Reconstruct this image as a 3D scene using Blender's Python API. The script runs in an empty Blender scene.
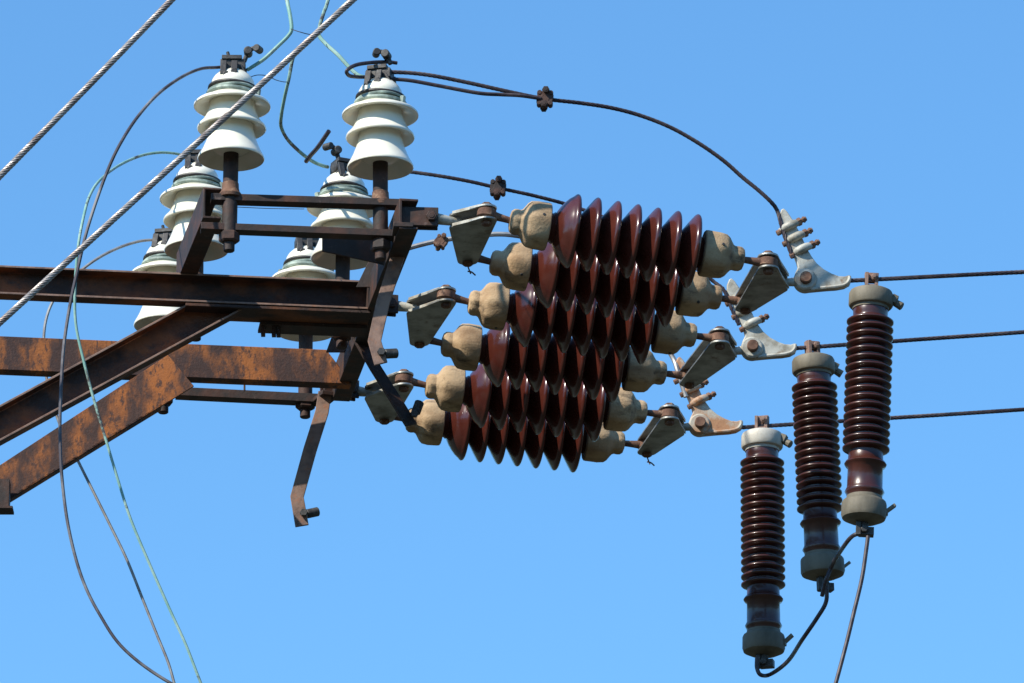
import bpy, bmesh, math, random
from mathutils import Vector, Matrix, Quaternion
random.seed(7)
R = math.radians
sc = bpy.context.scene
C = sc.collection

# ------------------------------------------------------------------ camera
ELEV = R(20.0); FPX = 6700.0; CAM = Vector((0, 0, 1.6))
cd = bpy.data.cameras.new('camera'); cam = bpy.data.objects.new('camera', cd); C.objects.link(cam)
cam.location = CAM; cam.rotation_euler = (R(90) + ELEV, 0, 0)
cd.sensor_width = 36; cd.lens = 36 * FPX / 1024.0; cd.clip_start = 0.1; cd.clip_end = 20000
sc.camera = cam
VIEW = Vector((0, math.cos(ELEV), math.sin(ELEV))); UP = Vector((0, -math.sin(ELEV), math.cos(ELEV)))

# ------------------------------------------------------------------ light
SUNV = Vector((-0.80, -0.63, 0.87)).normalized()
w = bpy.data.worlds.new('World'); sc.world = w; w.use_nodes = True
nt = w.node_tree; bg = nt.nodes['Background']
sky = nt.nodes.new('ShaderNodeTexSky'); sky.sky_type = 'NISHITA'; sky.sun_disc = False
sky.sun_elevation = math.asin(SUNV.z); sky.sun_rotation = math.atan2(SUNV.x, SUNV.y)
sky.air_density = 1.15; sky.dust_density = 0.3; sky.ozone_density = 3.0; sky.altitude = 200
tint = nt.nodes.new('ShaderNodeMix'); tint.data_type = 'RGBA'; tint.blend_type = 'MULTIPLY'; tint.inputs['Factor'].default_value = 1
tint.inputs[7].default_value = (0.572, 0.927, 1.13, 1); nt.links.new(sky.outputs[0], tint.inputs[6])
nt.links.new(tint.outputs[2], bg.inputs[0]); bg.inputs[1].default_value = 0.15
sd = bpy.data.lights.new('sun', 'SUN'); sd.energy = 4.9; sd.angle = R(0.53); sd.color = (1, 0.935, 0.82)
so = bpy.data.objects.new('sun', sd); C.objects.link(so)
so.rotation_euler = SUNV.to_track_quat('Z', 'Y').to_euler(); so.location = SUNV * 40
sc.view_settings.view_transform = 'Standard'; sc.view_settings.look = 'None'
sc.view_settings.gamma = 1; sc.view_settings.exposure = 0.38; sc.view_settings.use_curve_mapping = False

# ------------------------------------------------------------------ survey helpers: a sight line met with a vertical plane (Y) or a level (Z)
def ray(px, py):
    return VIEW + Vector((1, 0, 0)) * ((px - 512) / FPX) + UP * (-(py - 341.5) / FPX)
def PY(px, py, Y):
    d = ray(px, py); return CAM + d * (Y / d.y)
def PZ(px, py, Z):
    d = ray(px, py); return CAM + d * ((Z - CAM.z) / d.z)
S = 0.00252          # metres per photo pixel at the near row
SV = S / math.cos(ELEV)

# ------------------------------------------------------------------ materials
def mat(name, col, rough=0.5, metal=0.0, var=None, vscale=8, vlo=0.4, vhi=0.65, streak=None, bump=0.0, bscale=60, coat=0.0, rnd=0.0, spec=0.5,
        third=None, tscale=30, tlo=0.55, thi=0.7):
    m = bpy.data.materials.new(name); m.use_nodes = True
    n = m.node_tree; L = n.links; b = n.nodes['Principled BSDF']
    b.inputs['Roughness'].default_value = rough; b.inputs['Metallic'].default_value = metal
    b.inputs['Coat Weight'].default_value = coat; b.inputs['Coat Roughness'].default_value = 0.06
    b.inputs['Specular IOR Level'].default_value = spec
    tc = n.nodes.new('ShaderNodeTexCoord'); oi = n.nodes.new('ShaderNodeObjectInfo')
    add = n.nodes.new('ShaderNodeVectorMath'); add.operation = 'ADD'
    mul = n.nodes.new('ShaderNodeMath'); mul.operation = 'MULTIPLY'; mul.inputs[1].default_value = 37.0
    L.new(oi.outputs['Random'], mul.inputs[0]); L.new(tc.outputs['Object'], add.inputs[0]); L.new(mul.outputs[0], add.inputs[1])
    vec = add.outputs[0]
    if streak:
        mp = n.nodes.new('ShaderNodeMapping'); mp.inputs['Scale'].default_value = streak; L.new(vec, mp.inputs['Vector']); svec = mp.outputs[0]
    else: svec = vec
    def noise(scale, detail=6, v=None, rgh=0.6):
        t = n.nodes.new('ShaderNodeTexNoise'); t.inputs['Scale'].default_value = scale; t.inputs['Detail'].default_value = detail
        t.inputs['Roughness'].default_value = rgh; L.new(v or vec, t.inputs['Vector']); return t.outputs['Fac']
    def ramp(f, lo, hi):
        r = n.nodes.new('ShaderNodeMapRange'); r.inputs['From Min'].default_value = lo; r.inputs['From Max'].default_value = hi
        L.new(f, r.inputs['Value']); return r.outputs[0]
    def mix(f, a, c):
        x = n.nodes.new('ShaderNodeMix'); x.data_type = 'RGBA'
        L.new(f, x.inputs['Factor'])
        for k, s in ((6, a), (7, c)):
            if isinstance(s, tuple): x.inputs[k].default_value = s + (1,)
            else: L.new(s, x.inputs[k])
        return x.outputs[2]
    out = None
    if var: out = mix(ramp(noise(vscale, v=svec), vlo, vhi), tuple(col), tuple(var))
    if third: out = mix(ramp(noise(tscale, v=svec, rgh=0.7), tlo, thi), out if out else tuple(col), tuple(third))
    if out is None:
        out = mix(ramp(noise(25), 0.3, 0.7), tuple(c * 0.9 for c in col), tuple(min(1, c * 1.1) for c in col))
    if rnd:
        h = n.nodes.new('ShaderNodeHueSaturation'); mr = n.nodes.new('ShaderNodeMapRange')
        mr.inputs['To Min'].default_value = 1 - rnd; mr.inputs['To Max'].default_value = 1 + rnd
        L.new(oi.outputs['Random'], mr.inputs['Value']); L.new(mr.outputs[0], h.inputs['Value']); L.new(out, h.inputs['Color']); out = h.outputs[0]
    L.new(out, b.inputs['Base Color'])
    rr = n.nodes.new('ShaderNodeMapRange'); rr.inputs['To Min'].default_value = max(0.02, rough - 0.08); rr.inputs['To Max'].default_value = min(1, rough + 0.12)
    L.new(noise(40), rr.inputs['Value']); L.new(rr.outputs[0], b.inputs['Roughness'])
    if bump:
        bp = n.nodes.new('ShaderNodeBump'); bp.inputs['Strength'].default_value = bump; bp.inputs['Distance'].default_value = 0.003
        L.new(noise(bscale, 8), bp.inputs['Height']); L.new(bp.outputs[0], b.inputs['Normal'])
    return m
M = {}
M['white'] = mat('white_porcelain', (0.84, 0.80, 0.66), 0.2, var=(0.68, 0.63, 0.46), vscale=9, vlo=0.5, vhi=0.8, streak=(1, 1, 0.35), coat=0.3, third=(0.34, 0.30, 0.20), tscale=14, tlo=0.64, thi=0.85)
M['brown'] = mat('brown_glaze', (0.054, 0.0115, 0.0072), 0.2, var=(0.085, 0.020, 0.013), vscale=14, vlo=0.4, vhi=0.75, coat=0.22, third=(0.12, 0.05, 0.035), tscale=22, tlo=0.66, thi=0.85, rnd=0.06, bump=0.03, bscale=30)
M['brown2'] = mat('dark_brown_glaze', (0.042, 0.0110, 0.0072), 0.30, var=(0.075, 0.020, 0.012), vscale=20, vlo=0.4, vhi=0.7, coat=0.25, streak=(1, 1, 0.4), third=(0.10, 0.04, 0.03), tscale=45, tlo=0.62, thi=0.85, bump=0.03, bscale=25)
M['cap'] = mat('weathered_cement_cap', (0.47, 0.33, 0.19), 0.88, var=(0.27, 0.165, 0.085), vscale=16, vlo=0.42, vhi=0.68, streak=(0.45, 1, 1), bump=0.55, bscale=170, third=(0.10, 0.07, 0.042), tscale=24, tlo=0.53, thi=0.70, rnd=0.12)
M['zinc'] = mat('weathered_zinc', (0.44, 0.43, 0.37), 0.55, 0.1, var=(0.26, 0.235, 0.18), vscale=26, vlo=0.44, vhi=0.62, bump=0.5, third=(0.20, 0.11, 0.055), tscale=22, tlo=0.58, thi=0.70)
M['zincrust'] = mat('rust_stained_zinc', (0.42, 0.39, 0.32), 0.65, 0.1, var=(0.38, 0.19, 0.09), vscale=17, vlo=0.39, vhi=0.54, bump=0.4, third=(0.25, 0.10, 0.045), tscale=34, tlo=0.58, thi=0.7)
M['plate'] = mat('galvanised_plate', (0.40, 0.40, 0.37), 0.45, 0.75, var=(0.19, 0.185, 0.16), vscale=18, vlo=0.4, vhi=0.65, bump=0.5, third=(0.16, 0.11, 0.07), tscale=22, tlo=0.58, thi=0.72)
M['rod'] = mat('rusty_rod', (0.17, 0.085, 0.05), 0.8, var=(0.085, 0.040, 0.026), vscale=40, bump=0.6, third=(0.33, 0.21, 0.13), tscale=50, tlo=0.54, thi=0.7)
M['dark'] = mat('dark_rusted_steel', (0.026, 0.017, 0.014), 0.7, var=(0.085, 0.032, 0.017), vscale=16, vlo=0.45, vhi=0.7, bump=0.5, third=(0.17, 0.12, 0.10), tscale=34, tlo=0.62, thi=0.76)
M['beam'] = mat('rusty_channel_steel', (0.034, 0.018, 0.014), 0.75, var=(0.20, 0.065, 0.020), vscale=9, vlo=0.44, vhi=0.64, streak=(0.7, 1, 1), bump=0.5, bscale=120, third=(0.035, 0.025, 0.022), tscale=22, tlo=0.55, thi=0.7)
M['orange'] = mat('orange_rusted_steel', (0.33, 0.108, 0.026), 0.85, var=(0.052, 0.027, 0.022), vscale=7, vlo=0.40, vhi=0.54, streak=(1.6, 1, 0.8), bump=0.5, bscale=150, third=(0.075, 0.035, 0.025), tscale=40, tlo=0.50, thi=0.60)
M['black'] = mat('blackened_fitting', (0.045, 0.042, 0.040), 0.55, 0.3, var=(0.12, 0.115, 0.105), vscale=40, vlo=0.5, vhi=0.7, bump=0.4)
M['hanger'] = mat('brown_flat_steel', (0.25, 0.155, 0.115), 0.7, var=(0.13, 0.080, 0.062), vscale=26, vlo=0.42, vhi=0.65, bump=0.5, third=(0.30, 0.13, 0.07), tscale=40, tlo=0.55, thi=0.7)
M['verdigris'] = mat('verdigris_band', (0.16, 0.21, 0.18), 0.6, var=(0.40, 0.48, 0.40), vscale=30, vlo=0.45, vhi=0.65)
M['cable'] = mat('bronze_strand', (0.38, 0.345, 0.32), 0.42, 0.6, var=(0.22, 0.17, 0.15), vscale=25, vlo=0.45, vhi=0.7)
M['copper'] = mat('green_copper_wire', (0.16, 0.33, 0.28), 0.65, var=(0.30, 0.45, 0.38), vscale=14, vlo=0.4, vhi=0.6, third=(0.055, 0.05, 0.045), tscale=7, tlo=0.54, thi=0.60)
M['greywire'] = mat('dull_stranded_wire', (0.07, 0.06, 0.068), 0.5, 0.3, var=(0.26, 0.245, 0.24), vscale=5, vlo=0.46, vhi=0.6)
M['darkwire'] = mat('black_wire', (0.028, 0.022, 0.030), 0.5, 0.2, var=(0.07, 0.05, 0.05), vscale=50)
M['grey_rod'] = mat('grey_rod', (0.34, 0.34, 0.33), 0.5, 0.5, var=(0.22, 0.2, 0.19), vscale=30)
M['acap'] = mat('grimy_arrester_cap', (0.19, 0.165, 0.118), 0.65, 0.1, var=(0.10, 0.085, 0.058), vscale=20, vlo=0.4, vhi=0.7, streak=(1, 1, 0.3), bump=0.3, rnd=0.15)
M['acapw'] = mat('pale_arrester_cap', (0.50, 0.47, 0.40), 0.6, 0.1, var=(0.36, 0.32, 0.25), vscale=24, vlo=0.45, vhi=0.75, bump=0.3)
M['concrete'] = mat('concrete', (0.34, 0.33, 0.30), 0.9, var=(0.24, 0.23, 0.20), vscale=4, bump=0.4)
M['ground'] = mat('dark_turf', (0.030, 0.035, 0.018), 0.95, var=(0.045, 0.040, 0.026), vscale=0.3, third=(0.022, 0.026, 0.014), tscale=3)

# ------------------------------------------------------------------ mesh helpers
def frame(axis, up=Vector((0, 0, 1))):
    z = Vector(axis).normalized(); x = up.cross(z)
    if x.length < 1e-4: x = Vector((1, 0, 0))
    x.normalize(); y = z.cross(x); return x, y, z
def lathe(bm, prof, o=(0, 0, 0), axis=(0, 0, 1), seg=40, lob=None, closed=False):
    o = Vector(o); x, y, z = frame(axis); rings = []
    for i, (h, r) in enumerate(prof):
        ring = []
        for k in range(seg):
            a = 2 * math.pi * k / seg
            rr = r * (1 + (lob[1] * math.cos(lob[0] * a + 0.4) if lob and lob[2] <= i <= lob[3] else 0))
            ring.append(bm.verts.new(o + z * h + x * (rr * math.cos(a)) + y * (rr * math.sin(a))))
        rings.append(ring)
    for a, b in zip(rings, rings[1:]):
        for k in range(seg):
            bm.faces.new((a[k], a[(k + 1) % seg], b[(k + 1) % seg], b[k]))
    if not closed:
        bm.faces.new(rings[0][::-1]); bm.faces.new(rings[-1])
def cyl(bm, a, b, r, r2=None, seg=16):
    a = Vector(a); b = Vector(b); L = (b - a).length; r2 = r if r2 is None else r2; c = min(r * 0.15, L * 0.2)
    lathe(bm, [(0, r - c), (c, r), (L - c, r2), (L, max(r2 - c, r2 * 0.6))], a, b - a, seg)
def hexnut(bm, a, axis, r, h):
    cyl(bm, a, Vector(a) + Vector(axis).normalized() * h, r, seg=6)
def bolt(bm, p, axis, r, L):
    ax = Vector(axis).normalized(); p = Vector(p)
    cyl(bm, p - ax * L / 2, p + ax * L / 2, r * 0.55, seg=12)
    hexnut(bm, p + ax * (L / 2 - r * 0.9), ax, r, r * 0.8); hexnut(bm, p - ax * (L / 2 - r * 0.1), ax, r, r * 0.8)
def smooth_pts(pts, n=8):
    P = [Vector(p) for p in pts]; P = [P[0] * 2 - P[1]] + P + [P[-1] * 2 - P[-2]]; out = []
    for i in range(1, len(P) - 2):
        a, b, c, d = P[i - 1:i + 3]
        for k in range(n):
            t = k / n
            out.append(0.5 * ((2 * b) + (c - a) * t + (2 * a - 5 * b + 4 * c - d) * t * t + (3 * b - a - 3 * c + d) * t ** 3))
    out.append(P[-2]); return out
def tube(bm, pts, r, seg=8, sm=8, rad=None):
    if sm: pts = smooth_pts(pts, sm)
    pts = [Vector(p) for p in pts]; rings = []; prev = None
    for i, p in enumerate(pts):
        t = (pts[min(i + 1, len(pts) - 1)] - pts[max(i - 1, 0)]).normalized()
        if prev is None: x, y, _ = frame(t, Vector((0.1, 1, 0.05)))
        else:
            x = (prev - t * prev.dot(t)).normalized(); y = t.cross(x)
        prev = x; rr = rad(i / (len(pts) - 1)) if rad else r
        rings.append([bm.verts.new(p + (x * math.cos(2 * math.pi * k / seg) + y * math.sin(2 * math.pi * k / seg)) * rr) for k in range(seg)])
    for a, b in zip(rings, rings[1:]):
        for k in range(seg): bm.faces.new((a[k], a[(k + 1) % seg], b[(k + 1) % seg], b[k]))
    bm.faces.new(rings[0][::-1]); bm.faces.new(rings[-1])
def strand(bm, pts, r, lay, n=6, step=8, seg=6, sm=0):
    """twisted wire: n round wires laid round a core along pts"""
    if sm: pts = smooth_pts(pts, sm)
    P = [Vector(p) for p in pts]; d = [0]
    for a, b in zip(P, P[1:]): d.append(d[-1] + (b - a).length)
    tot = d[-1]; N = int(tot / lay * step) + 1; path = []; i = 0
    for k in range(N + 1):
        s = tot * k / N
        while i < len(P) - 2 and d[i + 1] < s: i += 1
        f = (s - d[i]) / max(1e-9, d[i + 1] - d[i]); path.append((P[i].lerp(P[i + 1], f), s))
    rw = r * (0.36 if n == 6 else 0.42); prev = None; fr = []
    for k, (p, s) in enumerate(path):
        t = (path[min(k + 1, N)][0] - path[max(k - 1, 0)][0]).normalized()
        if prev is None: x, y, _ = frame(t, Vector((0.1, 1, 0.05)))
        else: x = (prev - t * prev.dot(t)).normalized(); y = t.cross(x)
        prev = x; fr.append((p, x, y, s))
    for j in range(n):
        pts2 = [p + (x * math.cos(2 * math.pi * (s / lay + j / n)) + y * math.sin(2 * math.pi * (s / lay + j / n))) * (r - rw) for p, x, y, s in fr]
        tube(bm, pts2, rw, seg, 0)
    tube(bm, [f[0] for f in fr[::2]], r * 0.45, 6, 0)
def box(bm, c, sx, sy, sz, rot=None):
    c = Vector(c); m = rot.to_3x3() if rot else Matrix.Identity(3); v = []
    for i in (-1, 1):
        for j in (-1, 1):
            for k in (-1, 1): v.append(bm.verts.new(c + m @ Vector((i * sx / 2, j * sy / 2, k * sz / 2))))
    for f in ((0, 1, 3, 2), (4, 6, 7, 5), (0, 4, 5, 1), (2, 3, 7, 6), (0, 2, 6, 4), (1, 5, 7, 3)): bm.faces.new([v[i] for i in f])
def prism(bm, poly, d):
    """poly: list of 3D points of one face, d: vector to the other face"""
    d = Vector(d); a = [bm.verts.new(Vector(p)) for p in poly]; b = [bm.verts.new(Vector(p) + d) for p in poly]
    n = len(a); bm.faces.new(a); bm.faces.new(b[::-1])
    for i in range(n): bm.faces.new((a[i], b[i], b[(i + 1) % n], a[(i + 1) % n]))
def section(bm, p0, p1, prof, u, v, cut0=0, cut1=0):
    """rolled section: prof = (a, b) pairs in the u, v directions, run from p0 to p1"""
    p0 = Vector(p0); p1 = Vector(p1); prism(bm, [p0 + u * a + v * b for a, b in prof], p1 - p0)
def cprof(h, d, t, s=1):
    """C of height h along v, legs d along u*s, web at u=0; origin at web mid-height"""
    return [(0, -h / 2), (d * s, -h / 2), (d * s, -h / 2 + t), (t * s, -h / 2 + t), (t * s, h / 2 - t), (d * s, h / 2 - t), (d * s, h / 2), (0, h / 2)]
def hull(pts):
    pts = sorted(set((round(a, 6), round(b, 6)) for a, b in pts))
    def half(ps):
        o = []
        for p in ps:
            while len(o) > 1 and (o[-1][0] - o[-2][0]) * (p[1] - o[-2][1]) - (o[-1][1] - o[-2][1]) * (p[0] - o[-2][0]) <= 0: o.pop()
            o.append(p)
        return o[:-1]
    return half(pts) + half(pts[::-1])

MW = {}
def finish(name, bm, m, parent=None, world=True, smooth=True, bev=0, sharp=35):
    bmesh.ops.recalc_face_normals(bm, faces=bm.faces)
    if parent is not None and world:
        bm.transform(MW[parent.name].inverted())
    me = bpy.data.meshes.new(name); bm.to_mesh(me); bm.free(); me.materials.append(m)
    if smooth:
        me.polygons.foreach_set('use_smooth', [True] * len(me.polygons)); me.set_sharp_from_angle(angle=R(sharp))
    o = bpy.data.objects.new(name, me); C.objects.link(o)
    if parent is not None: o.parent = parent
    if bev:
        b = o.modifiers.new('bevel', 'BEVEL'); b.width = bev; b.segments = 2; b.limit_method = 'ANGLE'; b.angle_limit = R(40)
    return o
def tag(o, label, cat, group=None):
    o['label'] = label; o['category'] = cat
    if group: o['group'] = group
    return o
def thing(name, loc, label, cat, group=None, rot=None):
    o = bpy.data.objects.new(name, None); C.objects.link(o); o.empty_display_size = 0.05; o.location = Vector(loc)
    m = Matrix.Translation(Vector(loc))
    if rot is not None:
        o.rotation_mode = 'QUATERNION'; o.rotation_quaternion = rot.to_quaternion(); m = m @ rot.to_quaternion().to_matrix().to_4x4()
    MW[o.name] = m; return tag(o, label, cat, group)
def single(name, bm, m, label, cat, group=None, origin=None, **k):
    """a one-mesh thing; origin moved to its first given point"""
    if origin is not None: bm.transform(Matrix.Translation(-Vector(origin)))
    o = finish(name, bm, m, **k)
    if origin is not None: o.location = Vector(origin)
    return tag(o, label, cat, group)
def dup(root, loc, label, rot=None):
    r = root.copy(); C.objects.link(r); r.location = Vector(loc); r['label'] = label
    if rot is not None: r.rotation_mode = 'QUATERNION'; r.rotation_quaternion = rot.to_quaternion()
    for ch in list(root.children):
        c = ch.copy(); C.objects.link(c); c.parent = r
        for g in list(ch.children):
            d = g.copy(); C.objects.link(d); d.parent = c
    return r
X = Vector((1, 0, 0)); Yv = Vector((0, 1, 0)); Z = Vector((0, 0, 1))

def sunlit_edges(o, nrm, vdir, m, most=0.0085):  # paler material on narrow front edges paints in the sun catching them
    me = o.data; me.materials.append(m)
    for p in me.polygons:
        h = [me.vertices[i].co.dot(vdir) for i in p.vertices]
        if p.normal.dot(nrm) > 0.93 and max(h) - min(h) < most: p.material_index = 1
# ------------------------------------------------------------------ ground
Z0 = 7.64            # level of the string axes
bm = bmesh.new(); bmesh.ops.create_grid(bm, x_segments=2, y_segments=2, size=4000)
g = finish('ground', bm, M['ground'], smooth=False); g['kind'] = 'structure'
M['blocker'] = mat('blocker_green', (0.035, 0.050, 0.022), 0.95, var=(0.055, 0.065, 0.03), vscale=0.05)
bm = bmesh.new(); n_ = 180; rr = []  # unseen dark ring added to block bright horizon sky and cut fill light
for k in range(n_):
    a_ = 2 * math.pi * k / n_; hh = 46 + 12 * math.sin(3 * a_ + 1) + 7 * math.sin(11 * a_) + 4 * math.sin(29 * a_ + 2)
    rr.append([bm.verts.new((math.cos(a_) * d_, math.sin(a_) * d_, z_)) for d_, z_ in ((250, -1), (300, hh * 0.6), (350, hh), (430, hh * 0.8), (520, -1))])
for k in range(n_):
    for j in range(4): bm.faces.new((rr[k][j], rr[(k + 1) % n_][j], rr[(k + 1) % n_][j + 1], rr[k][j + 1]))
g = finish('horizon_blocker', bm, M['blocker']); g['kind'] = 'structure'

# ------------------------------------------------------------------ steel frame
b1a = PZ(0, 265, Z0 + 0.040); b1b = PZ(379, 281, Z0 + 0.040)
b2a = PZ(0, 336, Z0 + 0.047); b2b = PZ(336, 350, Z0 + 0.047)
d1 = (b1b - b1a).normalized(); d2 = (b2b - b2a).normalized()
root = thing('steel_crossarm', b1b, 'rusty steel crossarm frame of channels, braces and thin bars carrying all the insulators', 'crossarm')
n1 = Z.cross(d1).normalized()      # away from the camera
n2 = Z.cross(d2).normalized()
POLE_X = b1a.x - 0.95
def at_x(p, d, x): return p + d * ((x - p.x) / d.x)
H1 = 0.079
# beam 1: channel open toward the viewer
bm = bmesh.new()
s0 = at_x(b1a, d1, POLE_X - 0.2) - Z * H1 / 2 + n1 * 0.045; s1 = b1b - Z * H1 / 2 + n1 * 0.045
section(bm, s0, s1, cprof(H1, 0.045, 0.006), -n1, Z)
sunlit_edges(finish('beam', bm, M['beam'], root, bev=0.0012), -n1, Z, M['hanger'])
# beam 2: channel with its flat web toward the viewer, mitred end
H2 = 0.094
bm = bmesh.new()
s0 = at_x(b2a, d2, POLE_X - 0.2) - Z * H2 / 2; s1 = b2b - Z * H2 / 2 + d2 * 0.03
section(bm, s0, s1, cprof(H2, 0.045, 0.006), n2, Z)
for v in bm.verts:
    if (v.co - s0).dot(d2) > (s1 - s0).length - 0.02:
        hgt = (v.co.z - (s1.z - H2 / 2)) / H2
        v.co -= d2 * max(0, (hgt - 0.35)) * 0.085
        if hgt < 0.35: v.co += d2 * 0.012
finish('beam', bm, M['orange'], root, bev=0.0012)['label'] = 'flat beam face covered in orange rust'
# braces under the beams, each in the plane of its beam
def brace_pts(u0, u1, l0, l1, Y):
    return [PY(*p, Y) for p in (u0, u1, l1, l0)]
def vec_dir(a, b): return (b - a).normalized()
# brace 1, channel open to viewer
Yb = b1a.y + 0.04
a = PZ(0, 403, 1); 
ua = PY(0, 405, b1a.y + 0.01); ub = PY(183, 306, at_x(b1a, d1, -0.8).y + 0.01)
db = vec_dir(ua, ub); vb = db.cross(n1).normalized()
if vb.z < 0: vb = -vb
hb = 0.085
e0 = ua - db * 1.2 - vb * hb / 2 + n1 * 0.04; e1 = ub + db * 0.03 - vb * hb / 2 + n1 * 0.04
bm = bmesh.new(); section(bm, e0, e1 + db * 0.10, cprof(hb, 0.042, 0.006), -n1, vb)
ztop = b1b.z - H1 - 0.001
geom = bm.verts[:] + bm.edges[:] + bm.faces[:]
pl = at_x(b1a, d1, -0.8); pl = Vector((pl.x, pl.y, ztop))
nn = (d1.cross(n1)).normalized(); nn = nn if nn.z > 0 else -nn
bmesh.ops.bisect_plane(bm, geom=geom, plane_co=b1b - Z * (H1 + 0.001), plane_no=nn, clear_outer=True)
bmesh.ops.holes_fill(bm, edges=bm.edges[:])
sunlit_edges(finish('brace', bm, M['beam'], root, bev=0.0012), -n1, vb, M['hanger'])
# brace 2, flat face, lapped over beam 2
yb2 = b2a.y - 0.012
c1, c2 = PY(168, 355, yb2), PY(194, 386, yb2); c3, c4 = PY(0, 465, yb2), PY(0, 496, yb2)
du = vec_dir(c3, c1); c3e = c3 - du * 1.05; c4e = c4 - du * 0.62
bm = bmesh.new(); prism(bm, [c1, c2, c4e, c3e], n2 * 0.007)
lo = vec_dir(c4e, c2); up = Z
prism(bm, [c2 - lo * 0.10, c2 - lo * 0.10 + Z * 0.007, c4e + Z * 0.007, c4e], n2 * 0.04)
finish('brace', bm, M['orange'], root, bev=0.001)
# end channel running in depth, web to the left
ea = PZ(399, 214, Z0); eb = PZ(333, 384, Z0); de = (eb - ea).normalized(); ue = Z.cross(de).normalized()   # ue points left (-x)
if ue.x < 0: ue = -ue
bm = bmesh.new()
section(bm, ea - de * 0.005, eb + de * 0.02, cprof(0.082, 0.048, 0.007), ue, Z)
finish('end_channel', bm, M['dark'], root, bev=0.0015)
# left channel from beam 1 forward
fa = PY(203, 208, 15.72); fa.z = 7.694; fb = PY(176, 283, 16.27); fb.z = b1b.z + 0.0435
dfc = (fb - fa).normalized(); uf = dfc.cross(Z).normalized()
if uf.x < 0: uf = -uf
bm = bmesh.new(); section(bm, fa, fb, cprof(0.083, 0.046, 0.006), uf, Z)
finish('side_channel', bm, M['dark'], root, bev=0.0015)
# thin pin bars: angles
def angle_bar(pa, pb, m, leg=0.046, hh=0.024, t=0.006, front=True):
    d = (pb - pa).normalized(); n = Z.cross(d).normalized()
    if n.y < 0: n = -n
    bm = bmesh.new()
    section(bm, pa, pb, [(0, 0), (leg, 0), (leg, t), (t, t), (t, hh), (0, hh)], n, Z)
    finish('pin_bar', bm, m, root, bev=0.001)
angle_bar(PY(211, 199.5, 15.70), PY(404, 205.5, 15.75), M['dark'], leg=0.038, hh=0.018)
angle_bar(PY(201, 228.5, 15.70), PY(407, 236.5, 15.75), M['dark'], leg=0.038, hh=0.018)
angle_bar(PY(176, 395, 16.93), PY(330, 402.5, 16.97), M['dark'], leg=0.04)
# holed gusset between the lower pin bar and end channel, slanted stiffener
bm = bmesh.new()
g0, g1, g2, g3 = PY(322, 233, 15.92), PY(400, 235, 15.95), PY(400, 268, 15.95), PY(322, 251, 15.92)
prism(bm, [g0, g1, g2, g3], Yv * 0.006)
finish('gusset', bm, M['dark'], root, bev=0.001); bm = bmesh.new()
prism(bm, [PY(373, 252, 16.2), PY(389, 252, 16.2), PY(378, 287, 16.2), PY(356, 287, 16.2)], Yv * 0.006)
finish('gusset', bm, M['dark'], root, bev=0.001); bm = bmesh.new()
prism(bm, [PY(334, 330, 16.6), PY(352, 330, 16.6), PY(345, 352, 16.6), PY(326, 352, 16.6)], Yv * 0.006)
finish('gusset', bm, M['dark'], root, bev=0.001)
# doubling plate under the outer half of the near beam
bm = bmesh.new(); qa = at_x(b1a, d1, PY(186, 300, 16.2).x) - Z * (H1 + 0.010) + n1 * 0.002; qb = b1b - Z * (H1 + 0.010) - d1 * 0.02 + n1 * 0.002
prism(bm, [qa, qb, qb + n1 * 0.105, qa + n1 * 0.105], Z * 0.008); finish('doubling_plate', bm, M['beam'], root, bev=0.001)
bm = bmesh.new(); qc = b1b - Z * (H1 + 0.020) + n1 * 0.09; prism(bm, [qc - d1 * 0.30, qc - d1 * 0.02, qc - d1 * 0.02 + n1 * 0.07, qc - d1 * 0.30 + n1 * 0.07], Z * 0.009)
for f_ in (0.29, 0.262, 0.25): box(bm, qc - d1 * f_ + n1 * 0.02 - Z * 0.010, 0.011, 0.02, 0.03)
finish('doubling_plate', bm, M['dark'], root, bev=0.001)
# fittings: strap plates from end channel to each yoke
def strap(px0, py0, px1, py1):
    p0 = PZ(px0, py0, Z0); p1 = PZ(px1, py1, Z0); d = vec_dir(p0, p1); n = Z.cross(d).normalized()
    bm = bmesh.new()
    for s in (-1, 1):
        c = p0.lerp(p1, 0.5) + n * 0.013 * s; L = (p1 - p0).length
        rot = Matrix((d, n, Z)).transposed()
        box(bm, c, L, 0.008, 0.05, rot)
    box(bm, p0 + d * 0.012 - Z * 0.03, 0.05, 0.07, 0.012, Matrix((d, n, Z)).transposed())
    finish('strap', bm, M['dark'], root, bev=0.0015)
    bm = bmesh.new(); bolt(bm, p1 - d * 0.018, n, 0.014, 0.055); finish('bolt', bm, M['dark'], root)
APL = [(456, 222), (413, 308), (371, 393)]
straps = [((398, 218), (438, 219)), ((362, 303), (397, 306)), ((322, 386), (357, 391))]
for a_, b_ in straps: strap(*a_, *b_)
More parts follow.
